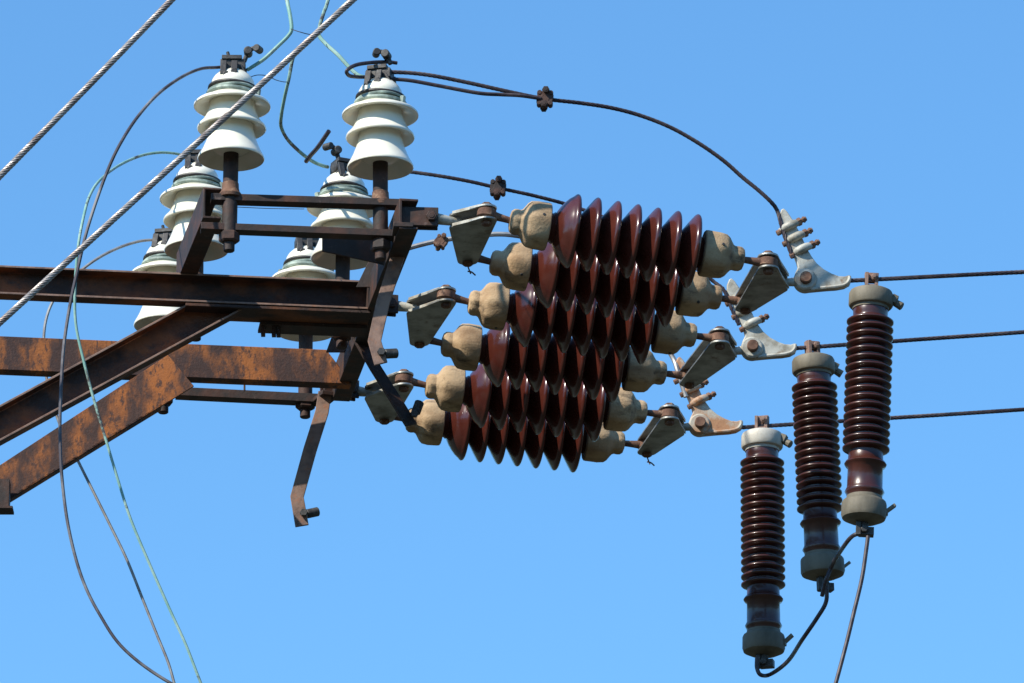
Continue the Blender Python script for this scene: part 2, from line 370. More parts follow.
# bent flat hangers with a stub at the foot
def hanger(path, wid, stub, stubdir, Y, m=M['hanger'], nrm=Yv):
    P = [PY(x, y, Y + dy) for x, y, dy in path]; bm = bmesh.new(); t = 0.008
    L = []
    for i, p in enumerate(P):
        a_ = (P[i] - P[i - 1]).normalized() if i else (P[1] - P[0]).normalized()
        b_ = (P[i + 1] - P[i]).normalized() if i < len(P) - 1 else a_
        tdir = (a_ + b_).normalized(); side = tdir.cross(nrm).normalized(); sq = tdir.cross(side).normalized()
        L.append([bm.verts.new(p + side * sx * wid / 2 + sq * sy * t / 2) for sx, sy in ((-1, -1), (1, -1), (1, 1), (-1, 1))])
    for r0, r1 in zip(L, L[1:]):
        for k in range(4): bm.faces.new((r0[k], r0[(k + 1) % 4], r1[(k + 1) % 4], r1[k]))
    bm.faces.new(L[0][::-1]); bm.faces.new(L[-1])
    h = finish('hanger_bar', bm, m, root, bev=0.0012)
    bm = bmesh.new(); p = PY(stub[0], stub[1], Y); dd = Vector(stubdir).normalized()
    cyl(bm, p + Yv * 0.006 - dd * 0.004, p + Yv * 0.006 + dd * 0.030, 0.0125, seg=20); hexnut(bm, p - Yv * 0.016 - dd * 0.012, Yv, 0.011, 0.012)
    s = finish('stub', bm, M['black'], root); s.parent = h
hanger([(400, 250, 0), (394, 268, 0), (383, 303, 0), (374.5, 341, 0), (381, 364, 0)], 0.034, (386, 353), (1, 0.35, 0.18), 15.86)
hanger([(352, 326, 0), (358, 338, 0), (376, 369, 0), (395, 399, 0), (411, 425, 0)], 0.040, (416, 411), (0.3, 0.1, 0.9), 16.5, M['dark'], Vector((-0.75, 0.5, 0.42)))  # darker steel on this bar stands in for the shade it hangs in
hanger([(325, 392, 0), (322, 412, 0), (310, 450, 0), (297, 497, 0), (302, 526, 0)], 0.036, (308, 513), (1, 0.35, 0.35), 16.93)
# bracket across the brace feet, by the pole
bm = bmesh.new()
q = PY(-1, 494, b2a.y - 0.06); box(bm, q - X * 0.42 + Yv * 0.012, 0.895, 0.045, 0.076); box(bm, q - X * 0.415 + Yv * 0.010 - Z * 0.0415, 0.906, 0.055, 0.007)
finish('foot_bracket', bm, M['dark'], root, bev=0.001)
# small drips and burrs below the far beam
for x, y0, y1 in ((244.5, 380, 391), (252, 380, 385)):
    bm = bmesh.new(); cyl(bm, PY(x, y0, 16.88), PY(x, y1, 16.88), 0.0028, seg=10); finish('spike', bm, M['dark'], root)

# pole, left of the picture: carries the frame
pyc = (b1a.y + 0.05 + b2a.y) / 2; pw = b2a.y - b1a.y - 0.065
bm = bmesh.new(); x0 = POLE_X - 0.02
ring = []
for z_, s_ in ((-0.5, 1.25), (7.72, 1.0)):
    ring.append([bm.verts.new((x0 + sx * 0.15 * s_, pyc + sy * (pw / 2 if z_ > 5 else pw / 2 - 0.0), z_)) for sx, sy in ((-1, -1), (1, -1), (1, 1), (-1, 1))])
for k in range(4): bm.faces.new((ring[0][k], ring[0][(k + 1) % 4], ring[1][(k + 1) % 4], ring[1][k]))
bm.faces.new(ring[0][::-1]); bm.faces.new(ring[1])
single('utility_pole', bm, M['concrete'], 'square concrete pole holding up the rusty crossarm', 'pole', origin=(x0, pyc, 0), smooth=False, bev=0.02)

# ------------------------------------------------------------------ pin insulators
ZB = 7.558
def pin_insulator(loc, tilt, label):
    t = thing('pin_insulator', loc, label, 'insulator', 'white pin insulators on the steel frame')
    a, v = S, SV
    k = dict(world=False)
    P = [(98, 12), (103, 20), (97.5, 28), (92.6, 32), (92.4, 33), (93.2, 33.6), (95.2, 33), (99, 30.8), (105, 27.8), (112, 25), (119, 22.8), (126, 21.8),
         (126.5, 22), (124, 28), (122.8, 33), (122.6, 34), (123.6, 34.8), (125.5, 34.2), (128.5, 31), (133, 27.8), (139, 24.8), (146, 22.8), (150, 22.2),
         (148, 27), (145.6, 34), (145, 37), (145.6, 38.5), (147.2, 38.6), (149, 36.8), (151.5, 31), (154, 26), (157, 23), (161, 21.6), (164, 21.8), (167, 22.6),
         (171, 21.6), (175, 19.2), (179, 15), (182, 10), (184, 4)]
    bm = bmesh.new(); lathe(bm, [(h * v, r * a) for h, r in P], seg=56); finish('porcelain_body', bm, M['white'], t, sharp=60, **k)
    bm = bmesh.new(); cyl(bm, (0, 0, 0), (0, 0, 16 * v), 5.6 * a, seg=20); cyl(bm, (0, 0, 14 * v), (0, 0, 108 * v), 7.6 * a, seg=24)
    finish('pin', bm, M['dark'], t, **k)
    bm = bmesh.new(); hexnut(bm, (0, 0, 9 * v), (0, 0, 1), 10.5 * a, 10 * v); finish('nut', bm, M['dark'], t, **k)
    bm = bmesh.new(); lathe(bm, [(54 * v, 11 * a), (57 * v, 11.5 * a), (59.5 * v, 9.6 * a), (63 * v, 8.6 * a), (68 * v, 8.3 * a), (69 * v, 7 * a)], seg=24); finish('collar', bm, M['rod'], t, **k)
    # wire bands round the neck
    bm = bmesh.new()
    for h, r, th in ((157, 24.6, 2.5), (160.5, 24.2, 1.6)):
        pts = [Vector((r * a * math.cos(q), r * a * math.sin(q), (h + 0.8 * math.sin(q * 2 + h)) * v)) for q in [2 * math.pi * i / 40 for i in range(41)]]
        tube(bm, pts, th * a, 7, 0)
    for q in (2.9, -0.35): cyl(bm, (27 * a * math.cos(q), 27 * a * math.sin(q), 152 * v), (28 * a * math.cos(q), 28 * a * math.sin(q), 160 * v), 3 * a, seg=8)
    finish('tie_band', bm, M['verdigris'], t, **k)
    bm = bmesh.new(); pts = [Vector((23.4 * a * math.cos(q), 23.4 * a * math.sin(q), (164.2 + 0.8 * math.sin(q * 2)) * v)) for q in [2 * math.pi * i / 40 for i in range(41)]]
    tube(bm, pts, 1.7 * a, 7, 0); finish('tie_wire', bm, M['black'], t, **k)
    # clamp on the crown
    bm = bmesh.new()
    box(bm, (0, 0, 187 * v), 25 * a, 17 * a, 9 * v); box(bm, (-1 * a, 0, 193 * v), 20 * a, 21 * a, 4 * v)
    for sx in (-9, 2):
        box(bm, (sx * a, -14 * a, 180 * v), 6 * a, 4.5 * a, 17 * v, Matrix.Rotation(R(-22), 3, 'X'))
    box(bm, (11 * a, 13 * a, 178 * v), 5 * a, 4 * a, 22 * v, Matrix.Rotation(R(22), 3, 'X'))
    box(bm, (13 * a, -8 * a, 176 * v), 2.4 * a, 4 * a, 22 * v, Matrix.Rotation(R(-28), 3, 'Y')); box(bm, (-13 * a, -8 * a, 176 * v), 2.4 * a, 4 * a, 22 * v, Matrix.Rotation(R(28), 3, 'Y'))
    hexnut(bm, (-6 * a, -17 * a, 172 * v), (0, -1, 0), 3.8 * a, 3 * a); hexnut(bm, (2 * a, -17 * a, 175 * v), (0, -1, 0), 3.8 * a, 3 * a)
    cl = finish('crown_clamp', bm, M['black'], t, bev=0.001, **k)
    bm = bmesh.new(); cyl(bm, (-3 * a, 3 * a, 193 * v), (-6 * a, 3 * a, 203 * v), 1.7 * a, seg=8); pass
    b = finish('bolt', bm, M['black'], t, **k); b.parent = cl
    return t
def lever(parent, flip=1, z=195, x0=0):
    a, v = S, SV; bm = bmesh.new()
    tube(bm, [(flip * 6 * a, 0, z * v), (flip * 9 * a, 0, (z + 7) * v), (flip * 14 * a, -3 * a, (z + 12) * v), (flip * 20 * a, -4 * a, (z + 12) * v)], 2.4 * a, 10, 6)
    cyl(bm, (flip * 10 * a, -8 * a, (z + 9) * v), (flip * 10 * a, 4 * a, (z + 9) * v), 4.4 * a, seg=14)
    cyl(bm, (flip * 18 * a, -8 * a, (z + 11.5) * v), (flip * 22 * a, 2 * a, (z + 12) * v), 3.9 * a, seg=14)
    bm.transform(Matrix.Translation((x0 * a, 0, 0)))
    finish('screw_lever', bm, M['black'], parent, world=False, bev=0.0008)
def ploc(px, py, Y):  # place by the pin foot
    p = PY(px, py, Y); p.z = ZB + (0.008 if Y > 16.95 else 0.004 if Y < 15.75 else 0); return p
pins = {
 'nl': (ploc(229.0, 249.5, 15.72), 'white porcelain pin insulator crossed by the thick twisted cable'),
 'nr': (ploc(380.6, 261, 15.77), 'white porcelain pin insulator with two black wires leaving its crown, above the end fittings'),
 'ml': (ploc(195.5, 343, 16.36), 'white pin insulator half hidden by the slanting channel, green wire curving off its crown'),
 'mr': (ploc(341.5, 351, 16.42), 'white pin insulator seen behind the two thin bars, looped tie wire on its neck'),
 'fl': (ploc(163, 419, 16.93), 'white pin insulator whose skirt hangs below the long dark beam'),
 'fr': (ploc(305, 426, 16.99), 'pin insulator with pale green neck, mostly hidden behind the dark beam'),
}
proto = pin_insulator(pins['nl'][0], 0, pins['nl'][1]); proto.rotation_euler = (0, R(0.35), 0)
PIN = {'nl': proto}
for kk in ('nr', 'ml', 'mr', 'fl', 'fr'):
    o = dup(proto, pins[kk][0], pins[kk][1]); PIN[kk] = o
    o.rotation_euler = (R(random.uniform(-.6, .6)), R({'nr': -0.6, 'mr': 0.3}.get(kk, random.uniform(-.5, .5))), R({'nr': -14, 'ml': 0, 'mr': 25, 'fl': -12, 'fr': 8}[kk]))
lever(PIN['nl'], 1, 192, 5); lever(PIN['nr'], -1, 198, 17); lever(PIN['mr'], -1)
def crown(kk, dx=0, dz=0, dy=0): return pins[kk][0] + Vector((dx * S, dy * S, (187 + dz) * SV))

# ------------------------------------------------------------------ long rod insulators, strings
YAW = R(9.0); DROOP = R(5.6)
ax = Vector((math.cos(YAW) * math.cos(DROOP), math.sin(YAW) * math.cos(DROOP), -math.sin(DROOP)))
syaw = Vector((-math.sin(YAW), math.cos(YAW), 0)); sup = ax.cross(syaw).normalized()
if sup.z < 0: sup = -sup
ROT = Matrix((ax, syaw, sup)).transposed()
s = S * 1.01
HALF = 94.5  # half spacing of the caps, px
def rod_insulator(loc, label):
    t = thing('long_rod_insulator', loc, label, 'insulator', 'brown rod insulators in the three double strings', ROT)
    k = dict(world=False)
    P = [(-86, 14.5), (-79, 14.5), (-77, 16)]
    for i in range(7):
        x = -57.5 + 20.15 * i
        if i == 0: P += [(x - 18.5, 15.5), (x - 17.5, 17.5), (x - 15, 22), (x - 11.5, 27), (x - 7.5, 31.5), (x - 4.8, 33.6)]
        else: P += [(x - 14.4, 17.5), (x - 13.2, 19.6), (x - 10.5, 23.6), (x - 7.5, 28.4), (x - 4.8, 32.4)]
        P += [(x - 3.1, 34.9), (x - 1.9, 36.3), (x - 0.4, 37.2), (x + 1.2, 36.9), (x + 2.4, 35.6), (x + 2.9, 33.4), (x + 3.3, 29), (x + 4.2, 23), (x + 5, 20)]
    P += [(70, 15.5), (74, 14.5), (79, 14.5)]
    bm = bmesh.new(); lathe(bm, [(x * s, r * s) for x, r in P], axis=(1, 0, 0), seg=72); finish('porcelain_body', bm, M['brown'], t, sharp=60, **k)
    for sg in (-1, 1):
        bm = bmesh.new()
        prof = [(81.5, 14), (81.7, 22.3), (82.6, 23.6), (84.5, 24), (95, 24), (101.5, 23), (104.5, 20.5), (107, 16.5), (109, 13.6), (111, 12.6), (114, 13.0), (117, 12.6), (119.5, 10.5), (120.5, 7)]
        if sg > 0: prof = [((x - 81.5) * 1.10 + 72.5, r * 0.97) for x, r in prof]
        lathe(bm, [(x * s, r * s) for x, r in prof], axis=(sg, 0, 0), seg=64, lob=(8, 0.028, 4, 12)); ecap = finish('end_cap', bm, M['cap'], t, sharp=32, **k)
        bm = bmesh.new(); hx = sg * 90 * s; dd_ = Vector((0, -math.cos(R(8)), math.sin(R(8)))); cyl(bm, Vector((hx, 0, 0)) + dd_ * 20 * s, Vector((hx, 0, 0)) + dd_ * 24.6 * s, 1.5 * s, seg=10)
        finish('drain_plug', bm, M['black'], t, **k).parent = ecap
        bm = bmesh.new(); ex, ez = (-EYE[0], EYE[1]) if sg < 0 else (EYE[2], EYE[3])
        a_ = Vector((sg * (117 if sg < 0 else 112) * s, 0, 0)); b_ = Vector((ex, 0, ez))
        tube(bm, [a_, a_.lerp(b_, 0.5), b_], 3.6 * s, 12, 3, rad=lambda q: (3.3 + 2.5 * q * q) * s)
        lean = R(0 if sg < 0 else 0)
        lathe(bm, [(-4.6 * s, 8 * s), (-3.6 * s, 9.4 * s), (3.6 * s, 9.4 * s), (4.6 * s, 8 * s)], b_, (0, 0, 1), 24)
        finish('eye_rod', bm, M['rod'], t, **k)
    return t
# eyes: left ones lie a little higher than the axis, right ones level out
EYE = (144 * s, 3.5 * s, 140 * s, 0.5 * s)
STR = [((536, 226), (723, 255.6)), ((515, 267), (702, 294.5)), ((492, 306), (678, 333)), ((468, 347.5), (645, 370.5)), ((449.5, 388), (628, 411)), ((429, 421), (606.5, 442.5))]
lab = ['topmost brown ribbed rod insulator of the stack, full row of sheds against the sky', 'second brown ribbed rod insulator from the top, just under the topmost',
       'third brown ribbed rod insulator from the top, left cap beside the middle yoke', 'fourth brown ribbed rod insulator from the top, left cap in grey shade',
       'fifth brown ribbed rod insulator from the top, sunlit left cap below the middle yoke', 'lowest brown ribbed rod insulator, its pointed shed tips hanging against the sky']
rods = []; ZM = Z0 - 0.050
for i, (a_, b_) in enumerate(STR):
    m_ = PZ((a_[0] + b_[0]) / 2, (a_[1] + b_[1]) / 2, ZM)
    if i == 0: r0 = rod_insulator(m_, lab[0]); rods.append(r0)
    else: rods.append(dup(r0, m_, lab[i], ROT))
RI = [ROT @ Matrix.Rotation(R(x), 3, 'Y') for x in (1.0, 0.5, 0.0, -0.8, -1.4, -2.2)]
def eyeL(i):
    return rods[i].location + RI[i] @ Vector((-EYE[0], 0, EYE[1]))
def eyeR(i):
    return rods[i].location + RI[i] @ Vector((EYE[2], 0, EYE[3]))
# only spin the body and caps, keep the eye rods in line
for i, r_ in enumerate(rods):
    r_.rotation_quaternion = RI[i].to_quaternion()
    if i:
        for ch in r_.children:
            if not ch.name.startswith('eye_rod'): ch.rotation_euler = (R(47 * i), 0, 0)

# ------------------------------------------------------------------ yokes
def yoke(B, Cc, A, label, right, m):
    zc = (B.z + Cc.z) / 2
    t = thing('yoke', Vector((A.x, A.y, zc)), label, 'yoke', 'triangular yoke plates of the strings')
    pts = []
    for p, r in ((B, 0.026), (Cc, 0.026), (A, 0.017)):
        for k in range(20): pts.append((p.x + r * math.cos(k * math.pi / 10), p.y + r * math.sin(k * math.pi / 10)))
    hp = hull(pts)
    for sg in (1, -1):
        bm = bmesh.new(); prism(bm, [Vector((x, y, zc + sg * 0.0165 - 0.003)) for x, y in hp], (0, 0, 0.006)); finish('yoke_plate', bm, m, t, bev=0.0012)
    e = (B - A); e.z = 0; L_ = e.length; e.normalize(); sd_ = e.cross(Z); 
    if sd_.dot(Vector((Cc.x - A.x, Cc.y - A.y, 0))) > 0: sd_ = -sd_
    for sg in (1, -1):
        bm = bmesh.new(); cpt = Vector((A.x, A.y, zc + sg * 0.0165 + 0.0012)) + e * (L_ / 2) + sd_ * 0.0205
        box(bm, cpt, L_ * 0.92, 0.0040, 0.0085, Matrix((e, Z.cross(e), Z)).transposed()); finish('edge_rib', bm, M['zinc'], t, bev=0.001)
    bm = bmesh.new(); bolt(bm, (B.x, B.y, zc), Z, 0.0135, 0.062); finish('bolt', bm, M['rod'], t)
    bm = bmesh.new(); bolt(bm, (Cc.x, Cc.y, zc), Z, 0.0135, 0.062)
    if label.startswith(('left yoke of the top', 'right yoke of the bottom')): cyl(bm, (Cc.x, Cc.y, zc - 0.03), (Cc.x + 0.008, Cc.y, zc - 0.052), 0.002, seg=6); tube(bm, [(Cc.x, Cc.y, zc - 0.045), (Cc.x + 0.01, Cc.y, zc - 0.047), (Cc.x + 0.02, Cc.y, zc - 0.056)], 0.002, 6, 4)
    finish('bolt', bm, M['rod'], t)
    return t, zc
sideL = ['upper left', 'middle left', 'lower left']
yl = ['left yoke of the top string pair, zinc plates tilted between strap and two rod eyes', 'left yoke of the middle string pair, below the bent bar at the beam end',
      'left yoke of the bottom string pair, partly hidden by a dark slanting bar']
yr = ['right yoke of the top string pair, linked to the uppermost clamp', 'right yoke of the middle string pair, beside the second clamp from the top', 'right yoke of the bottom string pair, near the rust stained clamp']
APR = [(781, 283), (729, 352), (678, 428)]
YR = []
for k_ in range(3):
    B, Cc = eyeL(2 * k_), eyeL(2 * k_ + 1); A = PZ(APL[k_][0], APL[k_][1] , (B.z + Cc.z) / 2)
    t, zc = yoke(B, Cc, A, yl[k_], False, M['plate'])
    # tongue to the strap
    p0 = PZ(straps[k_][1][0], straps[k_][1][1], Z0)
    bm = bmesh.new(); tube(bm, [p0 - (A - p0) * 0.4, p0.lerp(A, 0.4), A + (A - p0).normalized() * 0.012], 0.01, 12, 4, rad=lambda q: 0.016 - 0.006 * q)
    finish('tongue', bm, M['zinc'], t)
    B, Cc = eyeR(2 * k_), eyeR(2 * k_ + 1); A = PZ(APR[k_][0], APR[k_][1], (B.z + Cc.z) / 2)
    t, zc = yoke(B, Cc, A, yr[k_], True, M['plate']); YR.append((t, Vector((A.x, A.y, zc))))

# ------------------------------------------------------------------ strain clamps
BODY = [(-11, 0), (-10, -6), (-5, -10.5), (2, -11.5), (12, -10.5), (22, -9.6), (31, -9), (39, -7.6), (44.5, -4.5), (46.5, 0), (46.6, 4), (44.5, 5), (40, 3.6), (34, 4), (27, 6.5), (19, 11), (12, 17),
        (7, 24), (3, 31), (0, 38), (-4, 47), (-9, 57), (-13, 64), (-17, 70), (-20.5, 73.5), (-23, 72), (-25.5, 66), (-25.6, 60), (-22, 52), (-17.5, 41), (-13, 30), (-9, 20), (-7, 13), (-10, 7)]
PIV = [(805, 281), (752, 349), (699.5, 425.5)]
def strain_clamp(k_, label, m):
    A = YR[k_][1]; Yc = A.y + 0.004
    pv = PY(PIV[k_][0], PIV[k_][1], Yc)
    t = thing('strain_clamp', pv, label, 'clamp', 'strain clamps at the line ends')
    a, v = S * 1.0, SV * 0.99
    bm = bmesh.new()
    prism(bm, [(x * a, -0.010, z * v) for x, z in BODY], (0, 0.020, 0))
    finish('clamp_body', bm, m, t, world=False, bev=0.005, sharp=50)
    bm = bmesh.new(); tube(bm, [(6 * a, -0.009, -9.6 * v), (18 * a, -0.011, -8.4 * v), (31 * a, -0.011, -7.2 * v), (40 * a, -0.011, -5.2 * v), (44 * a, -0.010, -1 * v), (44.6 * a, -0.008, 3 * v)], 1.9 * a, 8, 5)
    finish('lip', bm, m, t, world=False)
    bm = bmesh.new(); cyl(bm, (0, -0.018, 0), (0, 0.018, 0), 11.5 * a, seg=28)
    finish('boss', bm, m, t, world=False)
    bm = bmesh.new(); cyl(bm, (0.5 * a, -0.034, 0), (0.5 * a, 0.034, 0), 6 * a, seg=20); finish('pivot_bolt', bm, M['rod'], t, world=False)
    for i, (x, z) in enumerate(((-18.5, 52), (-12.5, 40.5), (-5.5, 28.5)) if k_ == 0 else ((-17.5, 50), (-11, 36), (-3, 23))):
        bm = bmesh.new()
        dx, dz = 0.90, 0.36
        tube(bm, [(x * a - 5 * a, 0, z * v - 1 * v), (x * a, -0.014, z * v + 1 * v), (x * a + 7 * a, -0.016, z * v + 4 * v), (x * a + 12 * a, -0.010, z * v + 6 * v)], 4.4 * a, 12, 5, rad=lambda q: (3.4 + 1.0 * math.sin(q * 3.1)) * a)
        u = finish('u_bolt', bm, m, t, world=False)
        bm = bmesh.new(); o_ = Vector(((x + 10) * a, -0.010, (z + 5.5) * v)); dd = Vector((dx, 0, dz + 0.1)).normalized()
        cyl(bm, o_, o_ + dd * 0.030, 0.0062, seg=10); hexnut(bm, o_ + dd * 0.004, dd, 0.0108, 0.011); hexnut(bm, o_ + dd * 0.020, dd, 0.0085, 0.006)
        n_ = finish('nut', bm, M['rod'], t, world=False); n_.parent = u
        bm = bmesh.new(); o_ = Vector(((x - 5.5) * a, -0.010, (z - 3) * v)); cyl(bm, o_, o_ - dd * 0.011, 0.0075, seg=10); n_ = finish('bolt_head', bm, M['rod'], t, world=False); n_.parent = u
    # link to yoke
    bm = bmesh.new(); q = A - pv
    tube(bm, [q - X * 0.012, q.lerp(Vector((0, 0, 0)), 0.5), Vector((0, 0, 0))], 0.01, 12, 4, rad=lambda f: 0.0085 + 0.006 * f)
    finish('link', bm, M['zinc'], t, world=False)
    # jumper wire end lying in the clamp trough
    return t, pv, Yc
cl = [strain_clamp(0, 'uppermost grey strain clamp, curved tail with three rusty bolts against the sky', M['zinc']),
      strain_clamp(1, 'middle strain clamp, tail passing behind the top right yoke', M['zinc']),
      strain_clamp(2, 'lowest strain clamp, heavily stained with orange rust', M['zincrust'])]

# ------------------------------------------------------------------ line conductors
NOSE = [(846, 281), (791, 349), (739, 428)]; EDGE = [(1024, 272), (1024, 332), (1024, 409.5)]
ln = ['uppermost black line wire running right from the top clamp', 'middle black line wire running right behind the tallest arrester', 'lowest black line wire running right past all the arresters']
WIRE = []
for k_ in range(3):
    Yc = cl[k_][2]; p0 = PY(NOSE[k_][0] - 14, NOSE[k_][1] + 0.5, Yc); p1 = PY(EDGE[k_][0], EDGE[k_][1], Yc)
    d = (p1 - p0); pts = [p0 + d * f + Z * (0.0009 * f * (f - 1) * d.length) for f in [0, .25, .5, .75, 1, 1.5, 2, 4, 8, 16, 30]]
    bm = bmesh.new(); strand(bm, pts[:7], 0.0062, 0.075, 6, 6, 5); tube(bm, pts[6:], 0.0062, 8, 0)
    single('line_wire', bm, M['darkwire'], ln[k_], 'wire', 'line wires running off to the right', origin=p0); WIRE.append((p0, p1, Yc))

# ------------------------------------------------------------------ arresters
def arrester(loc, label):
    t = thing('surge_arrester', loc, label, 'arrester', 'brown surge arresters hanging on the line wires')
    a, v = S, SV * 0.972; k = dict(world=False)      # local: z up, origin at the wire, heights in px of the near row
    # h positions: first shed -41.5 ... last -172 (17 sheds)
    P = [(-24, 16), (-29, 17.5), (-34, 17.5), (-36.5, 17)]
    for i in range(17):
        h = -41.5 - i * 8.16
        P += [(h + 3.6, 17.2), (h + 2.6, 19), (h + 1.7, 22), (h + 0.5, 23.7), (h - 0.9, 23.6), (h - 1.9, 22), (h - 2.7, 19), (h - 3.6, 17.2)]
    P += [(-177, 17.3), (-184, 17.6), (-186, 20), (-188, 21.2), (-190, 20), (-192, 17.6), (-212, 17.8), (-214, 18.8), (-216, 19.8), (-218, 18.6), (-221, 17.6), (-226, 17)]
    bm = bmesh.new(); lathe(bm, [(h * v, r * a) for h, r in [(h - 3, r) for h, r in P]], seg=64); finish('porcelain_body', bm, M['brown2'], t, sharp=60, **k)
    bm = bmesh.new(); lathe(bm, [(h * v, r * a) for h, r in [(h - 3, r) for h, r in [(-8.5, 10), (-9, 18), (-10.5, 21), (-13, 22.2), (-24, 22.4), (-25.5, 21.4), (-26.5, 18.5), (-29, 18.3), (-29.5, 16)]]], seg=48)
    top = finish('top_cap', bm, M['acap'], t, **k)
    bm = bmesh.new(); lathe(bm, [(h * v, r * a) for h, r in [(h - 3, r) for h, r in [(-220, 17.4), (-224, 18.5), (-226, 21.5), (-228, 22.4), (-240, 22.6), (-243, 21.5), (-246, 15), (-247, 8)]]], seg=48, lob=(24, 0.006, 2, 4))
    bot = finish('bottom_cap', bm, M['acap'], t, **k)
    bm = bmesh.new(); box(bm, (-5 * a, 0, -2 * v), 3.2 * a, 12 * a, 15 * v); box(bm, (5 * a, 1 * a, -2 * v), 3.4 * a, 11 * a, 14 * v); box(bm, (0, 2 * a, 2 * v), 14 * a, 7 * a, 9 * v); box(bm, (0, 0, -8.5 * v), 10 * a, 10 * a, 4 * v)
    hexnut(bm, (2.5 * a, -2 * a, 1 * v), (0, -1, 0), 3.6 * a, 5 * a); hexnut(bm, (2.5 * a, -6.5 * a, 1 * v), (0, -1, 0), 2.2 * a, 2 * a)
    finish('terminal', bm, M['hanger'], t, bev=0.0012, **k)
    bm = bmesh.new(); cyl(bm, (20 * a, 2 * a, -20 * v), (31.5 * a, 0, -27 * v), 3.4 * a, 4.3 * a, seg=10); box(bm, (23.5 * a, 0, -20 * v), 6 * a, 9 * a, 8 * v, Matrix.Rotation(R(25), 3, 'Y'))
    finish('clamp_screw', bm, M['acap'], t, bev=0.001, **k)
    bm = bmesh.new(); box(bm, (26 * a, 2 * a, -234 * v), 13 * a, 6 * a, 3.2 * v, Matrix.Rotation(R(-40), 3, 'Y')); box(bm, (21 * a, 1 * a, -238 * v), 6 * a, 7 * a, 6 * v)
    finish('lug', bm, M['acap'], t, bev=0.001, **k)
    bm = bmesh.new(); cyl(bm, (0, 0, -244 * v), (0, 0, -256 * v), 5 * a, seg=14); box(bm, (3 * a, 1 * a, -259 * v), 15 * a, 10 * a, 8 * v); box(bm, (-5 * a, -3 * a, -257 * v), 5 * a, 7 * a, 14 * v)
    hexnut(bm, (1 * a, -4 * a, -258 * v), (0, -1, 0), 4 * a, 4 * a)
    finish('ground_terminal', bm, M['black'], t, bev=0.001, **k)
    return t
def wire_pt(k_, px):
    p0, p1, Yc = WIRE[k_]; y = NOSE[k_][1] + (EDGE[k_][1] - NOSE[k_][1]) * (px - NOSE[k_][0]) / (EDGE[k_][0] - NOSE[k_][0]); return PY(px, y, Yc)
AR = [(0, 871.6, 859.5), (1, 812.6, 819.5), (2, 762.0, 760.8)]
al = ['surge arrester hanging highest and farthest right, grey brown cap', 'surge arrester in the middle of the three, hanging from the middle wire', 'lowest surge arrester at the left of the three, with pale whitish top cap']
ARR = []
for k_, xt, xb in AR:
    p = wire_pt(k_, xt) + Z * (0.001, 0.001, 0.013)[k_]
    if k_ == 0: o = arr0 = arrester(p, al[0])
    else: o = dup(arr0, p, al[k_]); o.scale.z = (1, 0.972, 1.012)[k_]
    tilt = math.atan2(-(xb - xt) , 245.0 - 10 * k_)
    o.rotation_euler = (0, tilt, R((0, 20, -15)[k_])); o.rotation_euler[1] = tilt
    ARR.append((p, tilt))
    if k_ == 2:
        for ch in o.children:
            if ch.name.startswith('top_cap'):
                ch.data = ch.data.copy(); ch.data.materials[0] = M['acapw']; ch['label'] = 'pale whitish cap'
def abot(k_, dx=0, dh=0):
    p, tl = ARR[k_]; m = Matrix.Rotation(tl, 4, 'Y'); return p + m @ Vector((dx * S, -0.012, (-262 + dh) * SV))

# ------------------------------------------------------------------ twisted guy cables
def guy(a_, b_, Ya, Yb_, label):
    p0 = PY(*a_, Ya); p1 = PY(*b_, Yb_); d = p1 - p0
    q0 = p0 - d * 0.5; q1 = p1 + d * 0.5
    n_ = 24; sag = lambda f: -Z * 0.006 * math.sin(math.pi * f)
    bm = bmesh.new(); strand(bm, [q0 + (q1 - q0) * (i / n_) + sag(i / n_) for i in range(n_ + 1)], 0.0084, 0.060, 6, 12, 8)
    tube(bm, [q0, q0 - d * 1.2], 0.0078, 10, 0); tube(bm, [q1, q1 + d * 2.5], 0.0078, 10, 0)
    single('guy_cable', bm, M['cable'], label, 'cable', 'thick twisted cables', origin=q0)
guy((0, 174.5), (170, 0), 15.25, 15.2, 'thick twisted cable crossing only the upper left corner of the sky')
guy((0, 321), (351, 0), 15.35, 15.3, 'thick twisted cable passing in front of the pin insulator and frame')

# ------------------------------------------------------------------ thin wires
def wire(name, pts, r, m, label, group=None, n=8, st=None, cat='wire'):
    P = [PY(x, y, Y) for x, y, Y in pts]; bm = bmesh.new()
    if st: strand(bm, smooth_pts(P, n), r, 0.075, 6, 6, 5)
    else: tube(bm, P, r, 8, n)
    return single(name, bm, m, label, cat, group, origin=P[0])
G = 'slack wires dropping past the frame'
wire('slack_wire', [(224, 67, 15.72), (216, 67.5, 15.7), (200, 69, 15.68), (180, 78, 15.65), (157, 95, 15.6), (136, 119, 15.55), (119, 146, 15.5), (107, 172, 15.5), (96, 202, 15.5), (86, 234, 15.5), (78, 268, 15.5), (70, 305, 15.5), (64, 345, 15.5), (61, 390, 15.5),
      (60, 430, 15.5), (62, 478, 15.5), (69, 530, 15.5), (82, 578, 15.5), (100, 615, 15.5), (125, 650, 15.5), (172, 684, 15.5), (250, 722, 15.5), (360, 790, 15.5), (470, 900, 15.5), (560, 1060, 15.5)], 0.0042, M['greywire'], 'dull stranded wire arching left from the topmost pin insulator and swinging down', G)
